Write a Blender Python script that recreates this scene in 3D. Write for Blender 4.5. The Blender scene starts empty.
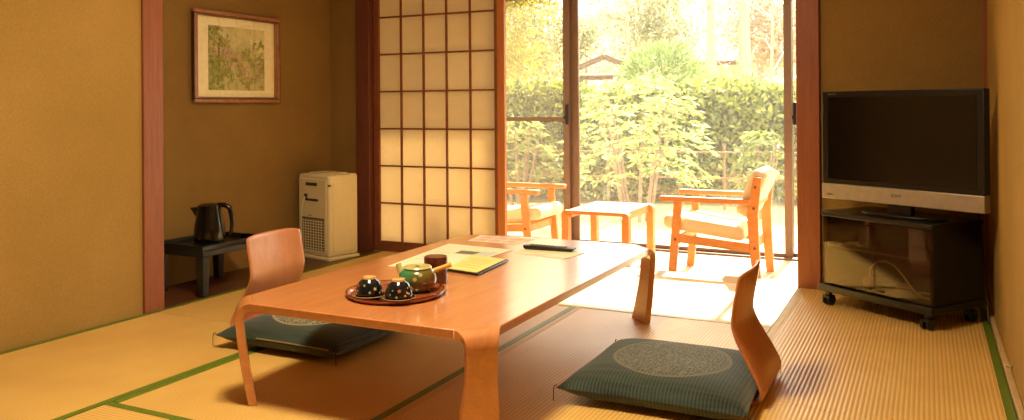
import bpy, bmesh, math, random
import numpy as np
from mathutils import Matrix, Vector
PI = math.pi
rnd = random.Random(7)
nr = np.random.default_rng(11)
C = bpy.context.scene.collection

# ------------------------------------------------------------------ helpers
def lin(h):
    h = h.lstrip('#')
    o = []
    for i in (0, 2, 4):
        c = int(h[i:i+2], 16)/255
        o.append(c/12.92 if c <= .04045 else ((c+.055)/1.055)**2.4)
    return (*o, 1)

class MB:
    """collects shapes that become ONE mesh object"""
    def __init__(s): s.v = []; s.f = []
    def add(s, vs, fs, M=None):
        n = len(s.v)
        for p in vs:
            p = Vector(p)
            s.v.append(tuple(M @ p) if M else tuple(p))
        s.f += [tuple(i+n for i in f) for f in fs]
        return s
    def box(s, x0, x1, y0, y1, z0, z1, M=None):
        vs = [(x, y, z) for z in (z0, z1) for y in (y0, y1) for x in (x0, x1)]
        return s.add(vs, [(0,2,3,1),(4,5,7,6),(0,1,5,4),(2,6,7,3),(0,4,6,2),(1,3,7,5)], M)
    def bar(s, a, b, w, d, up=(0,0,1), w2=None, d2=None):
        """rectangular bar from a to b, w across, d along the 'up' side"""
        a, b = Vector(a), Vector(b); t = (b-a).normalized()
        x = t.cross(Vector(up)).normalized(); y = x.cross(t)
        w2 = w if w2 is None else w2; d2 = d if d2 is None else d2
        vs = [a+x*w/2*i+y*d/2*j for i, j in ((-1,-1),(1,-1),(1,1),(-1,1))] + [b+x*w2/2*i+y*d2/2*j for i, j in ((-1,-1),(1,-1),(1,1),(-1,1))]
        return s.add(vs, [(0,3,2,1),(4,5,6,7),(0,1,5,4),(1,2,6,5),(2,3,7,6),(3,0,4,7)])
    def tube(s, pts, r, n=10, closed=False):
        pts = [Vector(p) for p in pts]; R = r if hasattr(r, '__len__') else [r]*len(pts)
        vs = []; up = Vector((0,0,1)); prev = None
        for i, p in enumerate(pts):
            a = pts[i-1] if (i > 0 or closed) else p
            b = pts[(i+1) % len(pts)] if (i < len(pts)-1 or closed) else p
            t = (b-a).normalized()
            if prev is None:
                x = t.cross(up)
                if x.length < 1e-3: x = t.cross(Vector((1,0,0)))
            else: x = prev - t*prev.dot(t)
            x.normalize(); prev = x; y = t.cross(x)
            for k in range(n):
                q = 2*PI*k/n; vs.append(p + (x*math.cos(q)+y*math.sin(q))*R[i])
        fs = []; m = len(pts)
        for i in range(m if closed else m-1):
            for k in range(n):
                a = i*n+k; b = i*n+(k+1) % n; j = (i+1) % m
                fs.append((a, b, j*n+(k+1) % n, j*n+k))
        if not closed: fs += [tuple(range(n))[::-1], tuple((m-1)*n+k for k in range(n))]
        return s.add(vs, fs)
    def lathe(s, prof, n=28, M=None, ring=False):
        vs = []; fs = []; m = len(prof)
        for r, z in prof:
            for k in range(n):
                q = 2*PI*k/n; vs.append((max(r, 1e-4)*math.cos(q), max(r, 1e-4)*math.sin(q), z))
        for i in range(m if ring else m-1):
            j = (i+1) % m
            for k in range(n):
                fs.append((i*n+k, i*n+(k+1) % n, j*n+(k+1) % n, j*n+k))
        if not ring: fs += [tuple(range(n))[::-1], tuple((m-1)*n+k for k in range(n))]
        return s.add(vs, fs, M)
    def prism(s, out, z0, z1, M=None):
        n = len(out)
        vs = [(x, y, z0) for x, y in out] + [(x, y, z1) for x, y in out]
        return s.add(vs, [tuple(range(n))[::-1], tuple(range(n, 2*n))] + [(i, (i+1) % n, n+(i+1) % n, n+i) for i in range(n)], M)
    def grid(s, P):
        m, n = len(P), len(P[0])
        return s.add([p for row in P for p in row], [(i*n+j, i*n+j+1, (i+1)*n+j+1, (i+1)*n+j) for i in range(m-1) for j in range(n-1)])
    def build(s, name, m, parent=None, bevel=0, smooth=False, sub=0, solid=0, seg=2):
        me = bpy.data.meshes.new(name); me.from_pydata(s.v, [], s.f)
        bm = bmesh.new(); bm.from_mesh(me)
        bmesh.ops.remove_doubles(bm, verts=bm.verts, dist=1e-5)
        if not solid: bmesh.ops.recalc_face_normals(bm, faces=bm.faces)
        bm.to_mesh(me); bm.free()
        return link(name, me, m, parent, bevel, smooth, sub, solid, seg)

def link(name, me, m, parent=None, bevel=0, smooth=False, sub=0, solid=0, seg=2):
    o = bpy.data.objects.new(name, me); C.objects.link(o)
    if m: me.materials.append(m)
    if parent: o.parent = parent
    if solid:
        md = o.modifiers.new('s', 'SOLIDIFY'); md.thickness = solid; md.offset = 0
    if sub:
        md = o.modifiers.new('u', 'SUBSURF'); md.levels = md.render_levels = sub
    if bevel:
        md = o.modifiers.new('b', 'BEVEL'); md.width = bevel; md.segments = seg; md.limit_method = 'ANGLE'; md.angle_limit = math.radians(40)
    if smooth or bevel:
        me.polygons.foreach_set('use_smooth', [True]*len(me.polygons))
        bm = bmesh.new(); bm.from_mesh(me)
        for e in bm.edges:
            if len(e.link_faces) == 2 and e.calc_face_angle(0) > math.radians(38): e.smooth = False
        bm.to_mesh(me); bm.free()
    return o

def tag(o, label=None, cat=None, group=None, kind=None):
    if label: o['label'] = label
    if cat: o['category'] = cat
    if group: o['group'] = group
    if kind: o['kind'] = kind
    return o
def thing(name, label, cat, loc=(0,0,0), rz=0, group=None):
    o = bpy.data.objects.new(name, None); C.objects.link(o)
    o.location = loc; o.rotation_euler = (0, 0, rz); o.empty_display_size = .1
    return tag(o, label, cat, group)
def dup(root, loc, rz, label):
    r = root.copy(); C.objects.link(r); r.location = loc; r.rotation_euler = (0, 0, rz); r['label'] = label
    for ch in list(root.children):
        c = ch.copy(); C.objects.link(c); c.parent = r
        for g in list(ch.children):
            d = g.copy(); C.objects.link(d); d.parent = c
    return r
def struct(name, mb, m, **k): return tag(mb.build(name, m, **k), kind='structure')

# ------------------------------------------------------------------ materials
class N:
    def __init__(s, name):
        s.m = bpy.data.materials.new(name); s.m.use_nodes = True
        s.t = s.m.node_tree; s.b = s.t.nodes['Principled BSDF']; s.out = s.t.nodes['Material Output']
    def n(s, kind, **k):
        o = s.t.nodes.new(kind)
        for a, v in k.items():
            if a in o.inputs.keys(): o.inputs[a].default_value = v
            else: setattr(o, a, v)
        return o
    def l(s, a, b): s.t.links.new(a, b)
    def coords(s, scale=(1,1,1), rot=(0,0,0), kind='Object'):
        tc = s.n('ShaderNodeTexCoord'); mp = s.n('ShaderNodeMapping'); s.l(tc.outputs[kind], mp.inputs[0])
        mp.inputs['Scale'].default_value = scale; mp.inputs['Rotation'].default_value = rot
        return mp.outputs[0]
    def noise(s, co, scale, detail=4, rough=.55, dist=0):
        o = s.n('ShaderNodeTexNoise'); s.l(co, o.inputs['Vector'])
        o.inputs['Scale'].default_value = scale; o.inputs['Detail'].default_value = detail
        o.inputs['Roughness'].default_value = rough; o.inputs['Distortion'].default_value = dist
        return o.outputs['Fac']
    def ramp(s, fac, stops):
        r = s.n('ShaderNodeValToRGB'); s.l(fac, r.inputs[0]); el = r.color_ramp.elements
        while len(el) < len(stops): el.new(.5)
        for e, (p, c) in zip(el, stops): e.position = p; e.color = c if not isinstance(c, str) else lin(c)
        return r.outputs[0]
    def math(s, op, a, b=0.0, c=0.0):
        o = s.n('ShaderNodeMath', operation=op)
        for i, v in enumerate((a, b, c)):
            if hasattr(v, 'type') and not isinstance(v, (int, float)): s.l(v, o.inputs[i])
            else: o.inputs[i].default_value = v
        return o.outputs[0]
    def mix(s, f, a, b, mode='MIX'):
        o = s.n('ShaderNodeMix', data_type='RGBA', blend_type=mode)
        for i, v in ((0, f), (6, a), (7, b)):
            if hasattr(v, 'is_output'): s.l(v, o.inputs[i])
            else: o.inputs[i].default_value = lin(v) if isinstance(v, str) else v
        return o.outputs[2]
    def bump(s, h, strength=.2, dist=.002):
        o = s.n('ShaderNodeBump'); s.l(h, o.inputs['Height']); o.inputs['Strength'].default_value = strength; o.inputs['Distance'].default_value = dist
        s.l(o.outputs[0], s.b.inputs['Normal'])
    def set(s, rough=.5, coat=0, metal=0, spec=None, coat_rough=.1):
        s.b.inputs['Roughness'].default_value = rough; s.b.inputs['Coat Weight'].default_value = coat; s.b.inputs['Coat IOR'].default_value = 1.5 + .2*(coat == 1)
        s.b.inputs['Metallic'].default_value = metal; s.b.inputs['Coat Roughness'].default_value = coat_rough
        if spec is not None: s.b.inputs['Specular IOR Level'].default_value = spec
    def base(s, c):
        if isinstance(c, str): s.b.inputs['Base Color'].default_value = lin(c)
        else: s.l(c, s.b.inputs['Base Color'])

def plain(name, c, rough=.5, var=.08, scale=30, **k):
    """one colour with a slight procedural mottling"""
    s = N(name); a = lin(c)
    lo = tuple(x*(1-var) for x in a[:3])+(1,); hi = tuple(min(1, x*(1+var)) for x in a[:3])+(1,)
    s.base(s.ramp(s.noise(s.coords(), scale), [(.3, lo), (.7, hi)])); s.set(rough, **k)
    return s.m
def wood(name, c1, c2, rough=.4, stretch=(1, 14, 14), scale=5, bump=.05, **k):
    s = N(name); co = s.coords(stretch)
    f = s.noise(co, scale, 6, .6, .6); g = s.noise(co, scale*7, 3)
    f = s.math('MULTIPLY_ADD', g, .35, s.math('MULTIPLY', f, .75))
    s.base(s.ramp(f, [(.36, c1), (.66, c2)])); s.set(rough, **k)
    if bump: s.bump(g, bump, .001)
    return s.m
def plaster(name, c1, c2):
    s = N(name); co = s.coords()
    f = s.noise(co, 2.2, 3); g = s.noise(co, 230, 2)
    s.base(s.mix(.16, s.ramp(f, [(.3, c1), (.7, c2)]), s.ramp(g, [(.35, '#5c4520'), (.65, '#f2d794')]), 'OVERLAY'))
    s.set(.9, spec=.15); s.bump(g, .25, .0015)
    return s.m

M = {}
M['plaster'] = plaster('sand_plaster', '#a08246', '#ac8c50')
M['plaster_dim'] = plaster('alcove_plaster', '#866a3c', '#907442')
M['white'] = plain('ceiling_board', '#c9b48c', .9)
M['post'] = wood('post_wood', '#80462a', '#985632', .45, (14, 14, 1), 4)
M['dark_post'] = wood('dark_post_wood', '#5c3224', '#74402e', .45, (14, 14, 1), 4)
M['lattice'] = wood('lattice_wood', '#6e3c24', '#8a4c2c', .5, (8, 8, 8), 4)
M['stile'] = wood('stile_wood', '#a8643a', '#bf7844', .5, (14, 14, 1), 4)
M['sill'] = wood('sill_wood', '#b99a68', '#cfb07c', .5, (1, 14, 14), 4)
M['alcove_board'] = wood('alcove_board', '#4c2a1a', '#653a22', .35, (14, 1, 14), 4)
M['veranda'] = wood('veranda_board', '#c8b08c', '#d8c4a0', .45, (1, 12, 12), 4)
M['table'] = wood('keyaki_lacquer', '#c07844', '#d48c56', .32, (9, 1, 9), 3, .0, coat=1, coat_rough=.2)
M['ply'] = wood('bent_plywood', '#b47044', '#c88252', .36, (10, 10, 1.2), 4, .03, coat=.3)
M['beech'] = wood('orange_beech', '#cf8148', '#dd9458', .45, (3, 9, 9), 4)
M['alu'] = plain('bronze_sash', '#705848', .4, metal=.15)
M['seatcloth'] = plain('cream_upholstery', '#e8d8bc', .85, scale=120)
M['black'] = plain('black_lacquer', '#0c0a09', .22, coat=.3)
M['tray_black'] = plain('worn_black_lacquer', '#0a0807', .38)
M['blackp'] = plain('black_plastic', '#0d0c0b', .35)
M['screen'] = plain('tv_screen', '#050506', .16)
M['silver'] = plain('silver_plastic', '#a89c8c', .35, metal=.35)
M['cab'] = plain('cabinet_black', '#0b0908', .3)
M['cabin'] = plain('cabinet_inside', '#8a7052', .5)
M['ivory'] = plain('ivory_plastic', '#e4d6aa', .4, .02)
M['ivory_d'] = plain('ivory_dark', '#9a8a62', .5)  # darker ivory, own colour of the name plate and stub collar
M['slot'] = plain('dark_slot', '#4a4030', .6)
M['grille'] = plain('grille_grey', '#6a6048', .6)
M['cord'] = plain('cord_ivory', '#f0e0bc', .5)
M['frame'] = wood('frame_wood', '#8a5a40', '#a87450', .3, (4, 4, 4), 6, coat=.3)
M['frame_gold'] = plain('frame_lip', '#a8794a', .35, metal=.3)
M['matboard'] = plain('mat_board', '#fff2cc', .8)
M['navy'] = plain('navy_glaze', '#0b1420', .12, coat=.6)
M['gilt'] = plain('gilt', '#d8b070', .3)
M['rust'] = plain('rust_glaze', '#b86a42', .3)
M['leafgilt'] = plain('green_gilt', '#9aa860', .3)
M['tray'] = wood('tray_lacquer', '#80401f', '#964e2c', .25, (2, 8, 8), 5, .0, coat=.5)
M['caddy'] = wood('cherry_bark', '#3e1810', '#5a2418', .25, (6, 6, 1.5), 9, .0, coat=.5)
M['celadon_lid'] = plain('pale_glaze', '#b8b070', .2, coat=.5)
M['bamboo'] = plain('bamboo_yellow', '#dcb050', .35)
M['paper'] = plain('paper_white', '#ece4c4', .7, .03)
M['paper_y'] = plain('paper_yellow', '#e6d684', .7, .05)
M['paper_c'] = plain('paper_cream', '#f0e4bc', .7, .03)
M['paper_p'] = plain('paper_pink', '#eed2b4', .7, .05)
M['ink_grey'] = plain('ink_grey', '#6f6a4e', .7)
M['ink_pale'] = plain('ink_pale', '#c8cfc0', .7)
M['ink_red'] = plain('ink_red', '#e0906a', .7)
M['border'] = None

def mk_cloth():
    s = N('green_border_cloth'); co = s.coords((1, 1, 1))
    s.base(s.ramp(s.noise(co, 260, 2), [(.35, '#4e6214'), (.65, '#6e8420')])); s.set(.5, spec=.6); return s.m
M['border'] = mk_cloth()
M['border_tan'] = plain('glare_tan_border_cloth', '#c8a860', .5, scale=200)  # green border with the window glare painted in as tan

def mk_tatami():
    s = N('woven_rush'); co = s.coords()
    sep = s.n('ShaderNodeSeparateXYZ'); s.l(co, sep.inputs[0])
    rib = s.math('SINE', s.math('MULTIPLY', sep.outputs[0], 2*PI/.0152))
    rib01 = s.math('MULTIPLY_ADD', rib, .5, .5)
    weft = s.noise(s.coords((60, 700, 1)), 1, 2)
    big = s.noise(co, 3.2, 3)
    col = s.ramp(big, [(.3, '#dab264'), (.7, '#e6c274')])
    col = s.mix(s.math('MULTIPLY', s.math('POWER', s.math('SUBTRACT', 1.0, rib01), 3.0), .42), col, '#8a5a26')
    col = s.mix(.14, col, s.ramp(weft, [(.3, '#8a5a20'), (.7, '#f5d890')]), 'OVERLAY')
    s.base(col); s.set(.42, spec=.6)
    s.bump(s.math('MULTIPLY_ADD', weft, .25, rib01), .5, .0022)
    return s.m
M['rush'] = mk_tatami()

def mk_zabuton(strength):
    s = N('teal_zabuton_cloth'); co = s.coords()
    sep = s.n('ShaderNodeSeparateXYZ'); s.l(co, sep.inputs[0])
    rib = s.math('MULTIPLY_ADD', s.math('SINE', s.math('MULTIPLY', sep.outputs[0], 2*PI/.012)), .5, .5)
    blotch = s.noise(s.coords((1, 14, 1)), 5, 3)
    base = s.ramp(s.math('MULTIPLY_ADD', rib, .3, s.math('MULTIPLY', blotch, .7)), [(.3, '#18201c'), (.7, '#38483e')])
    r = s.math('SQRT', s.math('ADD', s.math('POWER', sep.outputs[0], 2.0), s.math('POWER', sep.outputs[1], 2.0)))
    top = s.math('GREATER_THAN', sep.outputs[2], .03)
    disc = s.math('MULTIPLY', s.math('LESS_THAN', r, .205), top)
    ring = s.math('MULTIPLY', s.math('LESS_THAN', s.math('ABSOLUTE', s.math('SUBTRACT', r, .2)), .006), top)
    vor = s.n('ShaderNodeTexVoronoi', feature='DISTANCE_TO_EDGE'); s.l(co, vor.inputs['Vector']); vor.inputs['Scale'].default_value = 60
    lace = s.math('LESS_THAN', vor.outputs['Distance'], .11)
    f = s.math('MULTIPLY', s.math('MAXIMUM', s.math('MULTIPLY', disc, lace), ring), strength)
    s.base(s.mix(f, base, '#a89a70')); s.set(.75, spec=.25)
    s.b.inputs['Sheen Weight'].default_value = .25
    s.bump(rib, .25, .0015)
    return s.m
M['zabuton'] = mk_zabuton(.7); M['zabuton_faint_light'] = mk_zabuton(.28)  # second cover has a fainter medallion, painting in its different lighting
M['thread'] = plain('dark_thread', '#1a2422', .8)
M['piping'] = plain('tan_piping', '#8a7a50', .7)

def mk_teapot():
    s = N('celadon_teapot'); co = s.coords()
    sep = s.n('ShaderNodeSeparateXYZ'); s.l(co, sep.inputs[0])
    g = s.math('ADD', s.math('MULTIPLY_ADD', sep.outputs[0], 7.0, .45), s.math('MULTIPLY_ADD', s.noise(co, 22), .6, -.3))
    c = s.ramp(g, [(.1, '#1f7a5a'), (.45, '#3c7c50'), (.62, '#5e6a34'), (.85, '#6a4c24')])
    v = s.n('ShaderNodeTexVoronoi'); s.l(co, v.inputs['Vector']); v.inputs['Scale'].default_value = 26
    s.base(s.mix(s.math('MULTIPLY', s.math('LESS_THAN', v.outputs['Distance'], .2), .8), c, '#c8a878'))
    s.set(.12, coat=.6); return s.m
M['teapot'] = mk_teapot()

def mk_painting():
    s = N('watercolour_landscape'); co = s.coords()
    sep = s.n('ShaderNodeSeparateXYZ'); s.l(co, sep.inputs[0]); y = sep.outputs[1]; z = sep.outputs[2]
    c = s.ramp(s.noise(co, 7, 5, .65, .5), [(.3, '#b8b878'), (.5, '#d8d098'), (.7, '#ece4b0')])
    # green mass: heavier at the left and along a band below the middle
    band = s.math('SUBTRACT', .3, s.math('MULTIPLY', s.math('ABSOLUTE', s.math('ADD', z, .05)), 1.0))
    left = s.math('MULTIPLY', s.math('SUBTRACT', -.06, y), 1.6)
    m = s.math('ADD', s.math('ADD', band, s.math('MAXIMUM', left, -.05)), s.math('MULTIPLY_ADD', s.noise(co, 16, 6, .7), 1.6, -.92))
    c = s.mix(s.ramp(m, [(.03, (0,0,0,1)), (.12, (1,1,1,1))]), c, s.ramp(s.noise(co, 55, 3), [(.3, '#4c5c14'), (.5, '#8c9838'), (.7, '#c0bc68')]))
    pk = s.math('ADD', s.math('SUBTRACT', .1, s.math('ABSOLUTE', s.math('ADD', s.math('ADD', z, .03), s.math('MULTIPLY', y, .35)))), s.math('MULTIPLY_ADD', s.noise(co, 34, 5, .7), 1.5, -.82))
    c = s.mix(s.ramp(pk, [(.02, (0,0,0,1)), (.08, (1,1,1,1))]), c, s.ramp(s.noise(co, 70, 2), [(.35, '#a06858'), (.65, '#e0b8b0')]))
    hill = s.math('MULTIPLY', s.math('GREATER_THAN', s.math('SUBTRACT', s.math('MULTIPLY_ADD', s.noise(co, 9, 2), .12, .03), s.math('MULTIPLY', s.math('ABSOLUTE', s.math('SUBTRACT', y, .06)), .7)), s.math('SUBTRACT', z, .03)), .25)
    c = s.mix(hill, c, '#8a8f4a')
    s.base(c); s.set(.7); return s.m
M['painting'] = mk_painting()

def mk_shoji():
    s = N('shoji_paper'); s.t.nodes.remove(s.b)
    co = s.coords((9, 1, 1)); c = s.ramp(s.noise(co, 16, 4), [(.3, '#f2e8d2'), (.7, '#f8f0de')])
    d = s.n('ShaderNodeBsdfDiffuse'); t = s.n('ShaderNodeBsdfTranslucent'); mx = s.n('ShaderNodeMixShader')
    s.l(c, d.inputs[0]); s.l(c, t.inputs[0]); mx.inputs[0].default_value = .6
    s.l(d.outputs[0], mx.inputs[1]); s.l(t.outputs[0], mx.inputs[2]); s.l(mx.outputs[0], s.out.inputs[0]); return s.m
M['shoji'] = mk_shoji()
def mk_glass(name, tint, refl=1.0, haze=0, hazec='#fff4dc'):
    s = N(name); s.t.nodes.remove(s.b)
    fr = s.n('ShaderNodeFresnel'); fr.inputs[0].default_value = 1.45
    tr = s.n('ShaderNodeBsdfTransparent'); tr.inputs[0].default_value = lin(tint)
    gl = s.n('ShaderNodeBsdfGlossy'); gl.inputs['Roughness'].default_value = .02
    mx = s.n('ShaderNodeMixShader'); s.l(s.math('MULTIPLY', fr.outputs[0], refl), mx.inputs[0])
    s.l(tr.outputs[0], mx.inputs[1]); s.l(gl.outputs[0], mx.inputs[2]); o = mx.outputs[0]
    if haze:
        df = s.n('ShaderNodeBsdfDiffuse'); df.inputs[0].default_value = lin(hazec)
        tl = s.n('ShaderNodeBsdfTranslucent'); tl.inputs[0].default_value = lin(hazec)
        ad = s.n('ShaderNodeMixShader'); ad.inputs[0].default_value = .6; s.l(df.outputs[0], ad.inputs[1]); s.l(tl.outputs[0], ad.inputs[2])
        m2 = s.n('ShaderNodeMixShader'); m2.inputs[0].default_value = haze
        s.l(o, m2.inputs[1]); s.l(ad.outputs[0], m2.inputs[2]); o = m2.outputs[0]
    s.l(o, s.out.inputs[0]); return s.m
M['glass'] = mk_glass('window_glass', '#fbfdfb', .8, .02)  # slight diffuse haze imitates the glare veil over the window
M['mesh'] = mk_glass('insect_screen', '#e4e0d6', .3, .03)
M['smoke'] = mk_glass('smoked_glass', '#d8ccb8', .8, .03, '#8a6a44')  # brown haze film paints in the brownish room reflection on the doors
M['pic_glass'] = mk_glass('picture_glass', '#ffffff', .12)

def mk_leaf(name, cols, trans=.5, rough=.5):
    s = N(name); s.t.nodes.remove(s.b)
    g = s.n('ShaderNodeNewGeometry'); c = s.ramp(g.outputs['Random Per Island'], [(i/(len(cols)-1), k) for i, k in enumerate(cols)])
    d = s.n('ShaderNodeBsdfDiffuse'); t = s.n('ShaderNodeBsdfTranslucent'); mx = s.n('ShaderNodeMixShader')
    s.l(c, d.inputs[0]); s.l(c, t.inputs[0]); mx.inputs[0].default_value = trans
    s.l(d.outputs[0], mx.inputs[1]); s.l(t.outputs[0], mx.inputs[2])
    gl = s.n('ShaderNodeBsdfGlossy'); gl.inputs['Roughness'].default_value = rough; m2 = s.n('ShaderNodeMixShader'); m2.inputs[0].default_value = .05
    s.l(mx.outputs[0], m2.inputs[1]); s.l(gl.outputs[0], m2.inputs[2]); s.l(m2.outputs[0], s.out.inputs[0]); return s.m
M['hedge'] = mk_leaf('hedge_leaves', ['#2c3a10', '#5c6c20', '#8c9434', '#b0b04c', '#4a5420'])
M['whorl'] = mk_leaf('whorl_leaves', ['#6c7c30', '#949c50', '#b4b874', '#7c8840'])
M['shrub'] = mk_leaf('shrub_leaves', ['#4e5c20', '#7c8438', '#a0a458'])
M['round'] = mk_leaf('round_leaves', ['#4c6a2c', '#7a9048', '#98a868'])
M['yellow_tree'] = mk_leaf('yellow_leaves', ['#7c7826', '#9c9638', '#b0a850'])
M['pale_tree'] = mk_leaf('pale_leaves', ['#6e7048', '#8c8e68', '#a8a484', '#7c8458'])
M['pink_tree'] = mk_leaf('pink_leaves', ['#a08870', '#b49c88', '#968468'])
M['bark'] = wood('bark', '#6a5440', '#8c745c', .9, (6, 6, 1), 6, .4)
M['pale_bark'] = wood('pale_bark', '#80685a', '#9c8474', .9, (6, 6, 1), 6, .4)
M['roof'] = plain('roof_brown', '#4c3226', .7)
M['roof_pale'] = plain('roof_pale', '#8c7a6c', .6)
M['house'] = plain('house_wall', '#d8c8b0', .9)
M['pole'] = plain('weathered_bamboo', '#7a5c3e', .7)
def mk_ground():
    s = N('garden_soil'); co = s.coords()
    s.base(s.ramp(s.noise(co, 3, 8, .7), [(.3, '#a8905c'), (.5, '#c4ac78'), (.7, '#a8a060')])); s.set(.95); return s.m
M['ground'] = mk_ground()
def mk_hill():
    s = N('wooded_hill'); co = s.coords()
    s.base(s.ramp(s.noise(co, .9, 9, .75), [(.3, '#5e5c3a'), (.5, '#847c58'), (.7, '#a8947c')])); s.set(1); return s.m
M['hill'] = mk_hill()

# ------------------------------------------------------------------ room shell
CEIL = 2.45
struct('floor', MB().box(-3.44, .27, -1.2, 4.8, -.12, -.056), M['alcove_board'])
struct('ceiling', MB().box(-3.9, .4, -1.3, 4.96, CEIL, CEIL+.1), M['white'])
struct('wall_left', MB().box(-3.9, -3.445, -1.2, 2.852, -.12, CEIL), M['plaster'])
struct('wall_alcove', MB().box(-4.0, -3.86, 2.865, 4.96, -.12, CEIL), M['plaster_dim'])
struct('wall_right', MB().box(.272, .4, -1.2, 4.96, -.12, CEIL), M['plaster'])
struct('wall_front', MB().box(-3.9, .4, -1.34, -1.2, -.12, CEIL), M['plaster'])
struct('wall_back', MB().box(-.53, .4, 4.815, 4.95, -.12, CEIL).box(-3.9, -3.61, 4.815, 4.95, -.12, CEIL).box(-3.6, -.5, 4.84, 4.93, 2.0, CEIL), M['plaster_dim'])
struct('trim_1', MB().box(-3.565, -3.432, 2.853, 2.972, -.05, CEIL), M['post'], bevel=.004)
struct('trim_2', MB().box(-.642, -.522, 4.79, 4.965, -.05, CEIL), M['post'], bevel=.004)
struct('trim_3', MB().box(-3.617, -3.502, 4.79, 4.965, -.05, CEIL), M['dark_post'], bevel=.004)
struct('trim_4', MB().box(-3.5, -.643, 4.80, 4.96, 1.93, 2.03), M['post'], bevel=.003)
struct('trim_5', MB().box(-3.5, -.643, 4.813, 4.96, -.1, .0), M['sill'], bevel=.003)
struct('trim_6', MB().box(.254, .2719, 4.797, 4.8149, 0, CEIL), M['post'])
struct('trim_7', MB().box(-3.86, -3.443, 2.985, 4.8149, -.055, .0), M['alcove_board'], bevel=.003)
struct('baseboard_right', MB().box(.252, .2719, -1.2, 4.797, -.05, .022), M['sill'], bevel=.003)
# veranda
struct('floor_veranda', MB().box(-4.4, 1.2, 4.95, 6.3, -.2, -.1), M['veranda'])
struct('ceiling_veranda', MB().box(-4.4, 1.2, 4.95, 6.3, 2.2, 2.3), M['white'])
struct('wall_veranda_left', MB().box(-4.5, -4.4, 4.95, 6.3, -.2, 2.3), M['plaster'])
struct('wall_veranda_right', MB().box(1.2, 1.3, 4.95, 6.3, -.2, 2.3), M['plaster'])
struct('wall_outer', MB().box(-4.4, 1.2, 6.16, 6.3, 1.95, 2.3).box(-4.4, -4.15, 6.16, 6.3, -.2, 1.95).box(.9, 1.2, 6.16, 6.3, -.2, 1.95), M['plaster'])
struct('trim_8', MB().box(-4.15, .9, 6.16, 6.3, -.1, -.085).box(-4.15, .9, 6.16, 6.3, 1.92, 1.9499), M['alu'])

# ------------------------------------------------------------------ sliding windows
def sash(n, x0, x1, y, lw, rw, mat_pane, pane, mid=None, latch=None):
    f = MB().box(x0, x0+lw, y-.015, y+.015, -.085, 1.92).box(x1-rw, x1, y-.015, y+.015, -.085, 1.92)
    f.box(x0+lw, x1-rw, y-.014, y+.014, -.085, -.06).box(x0+lw, x1-rw, y-.014, y+.014, 1.88, 1.92)
    if mid: f.box(x0+lw, x1-rw, y-.012, y+.012, mid-.016, mid+.016)
    o = struct('window_%d' % n, f, M['alu'], bevel=.002)
    MB().box(x0+lw, x1-rw, y-.002, y+.002, -.06, 1.88).build(pane, mat_pane, o)
    if latch:
        MB().box(latch-.012, latch+.012, y-.035, y-.015, .86, 1.02).box(latch-.02, latch+.02, y-.05, y-.03, .90, .93).build('latch', M['blackp'], o, bevel=.003)
    return o
sash(1, -4.12, -2.56, 6.185, .05, .05, M['mesh'], 'insect_screen', .903, -2.575)
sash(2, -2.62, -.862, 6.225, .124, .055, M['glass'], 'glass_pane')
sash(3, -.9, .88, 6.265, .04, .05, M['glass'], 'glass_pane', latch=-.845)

# ------------------------------------------------------------------ tatami
def tatami(x0, x1, y0, y1, label, alongx=False, tan=()):
    L, W = ((x1-x0), (y1-y0)) if alongx else ((y1-y0), (x1-x0))
    t = thing('tatami_mat', label, 'tatami mat', ((x0+x1)/2, (y0+y1)/2, -.055), PI/2 if alongx else 0, 'tatami mats covering the room floor')
    g = .0016
    MB().box(-W/2+g, W/2-g, -L/2+g, L/2-g, 0, .055).build('rush_surface', M['rush'], t)
    for s in (-1, 1):
        a, b = sorted((s*(W/2-g), s*(W/2-.031)))
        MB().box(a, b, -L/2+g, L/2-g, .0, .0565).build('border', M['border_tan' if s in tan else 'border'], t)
    return t
XA, XB, XC, XD, XE = -3.44, -2.51, -1.575, -.635, .25
tatami(XA, XB, 1.0, 2.91, 'tatami mat along the left wall before the alcove post, nearest the camera')
tatami(XA, XB, 2.91, 4.81, 'tatami mat in front of the alcove and under the back half of the left cushion')
tatami(XB, XC, 1.95, 3.87, 'tatami mat under the left half of the low table')
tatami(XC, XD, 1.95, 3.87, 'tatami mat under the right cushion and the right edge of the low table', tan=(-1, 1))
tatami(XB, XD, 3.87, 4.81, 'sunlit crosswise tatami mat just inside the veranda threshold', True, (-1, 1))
tatami(XB, XD, 1.0, 1.95, 'crosswise tatami mat with a dark green border at the front left floor', True)
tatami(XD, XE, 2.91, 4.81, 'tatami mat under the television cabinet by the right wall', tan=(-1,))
tatami(XD, XE, 1.0, 2.91, 'tatami mat along the right wall nearest the camera', tan=(-1,))

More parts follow.
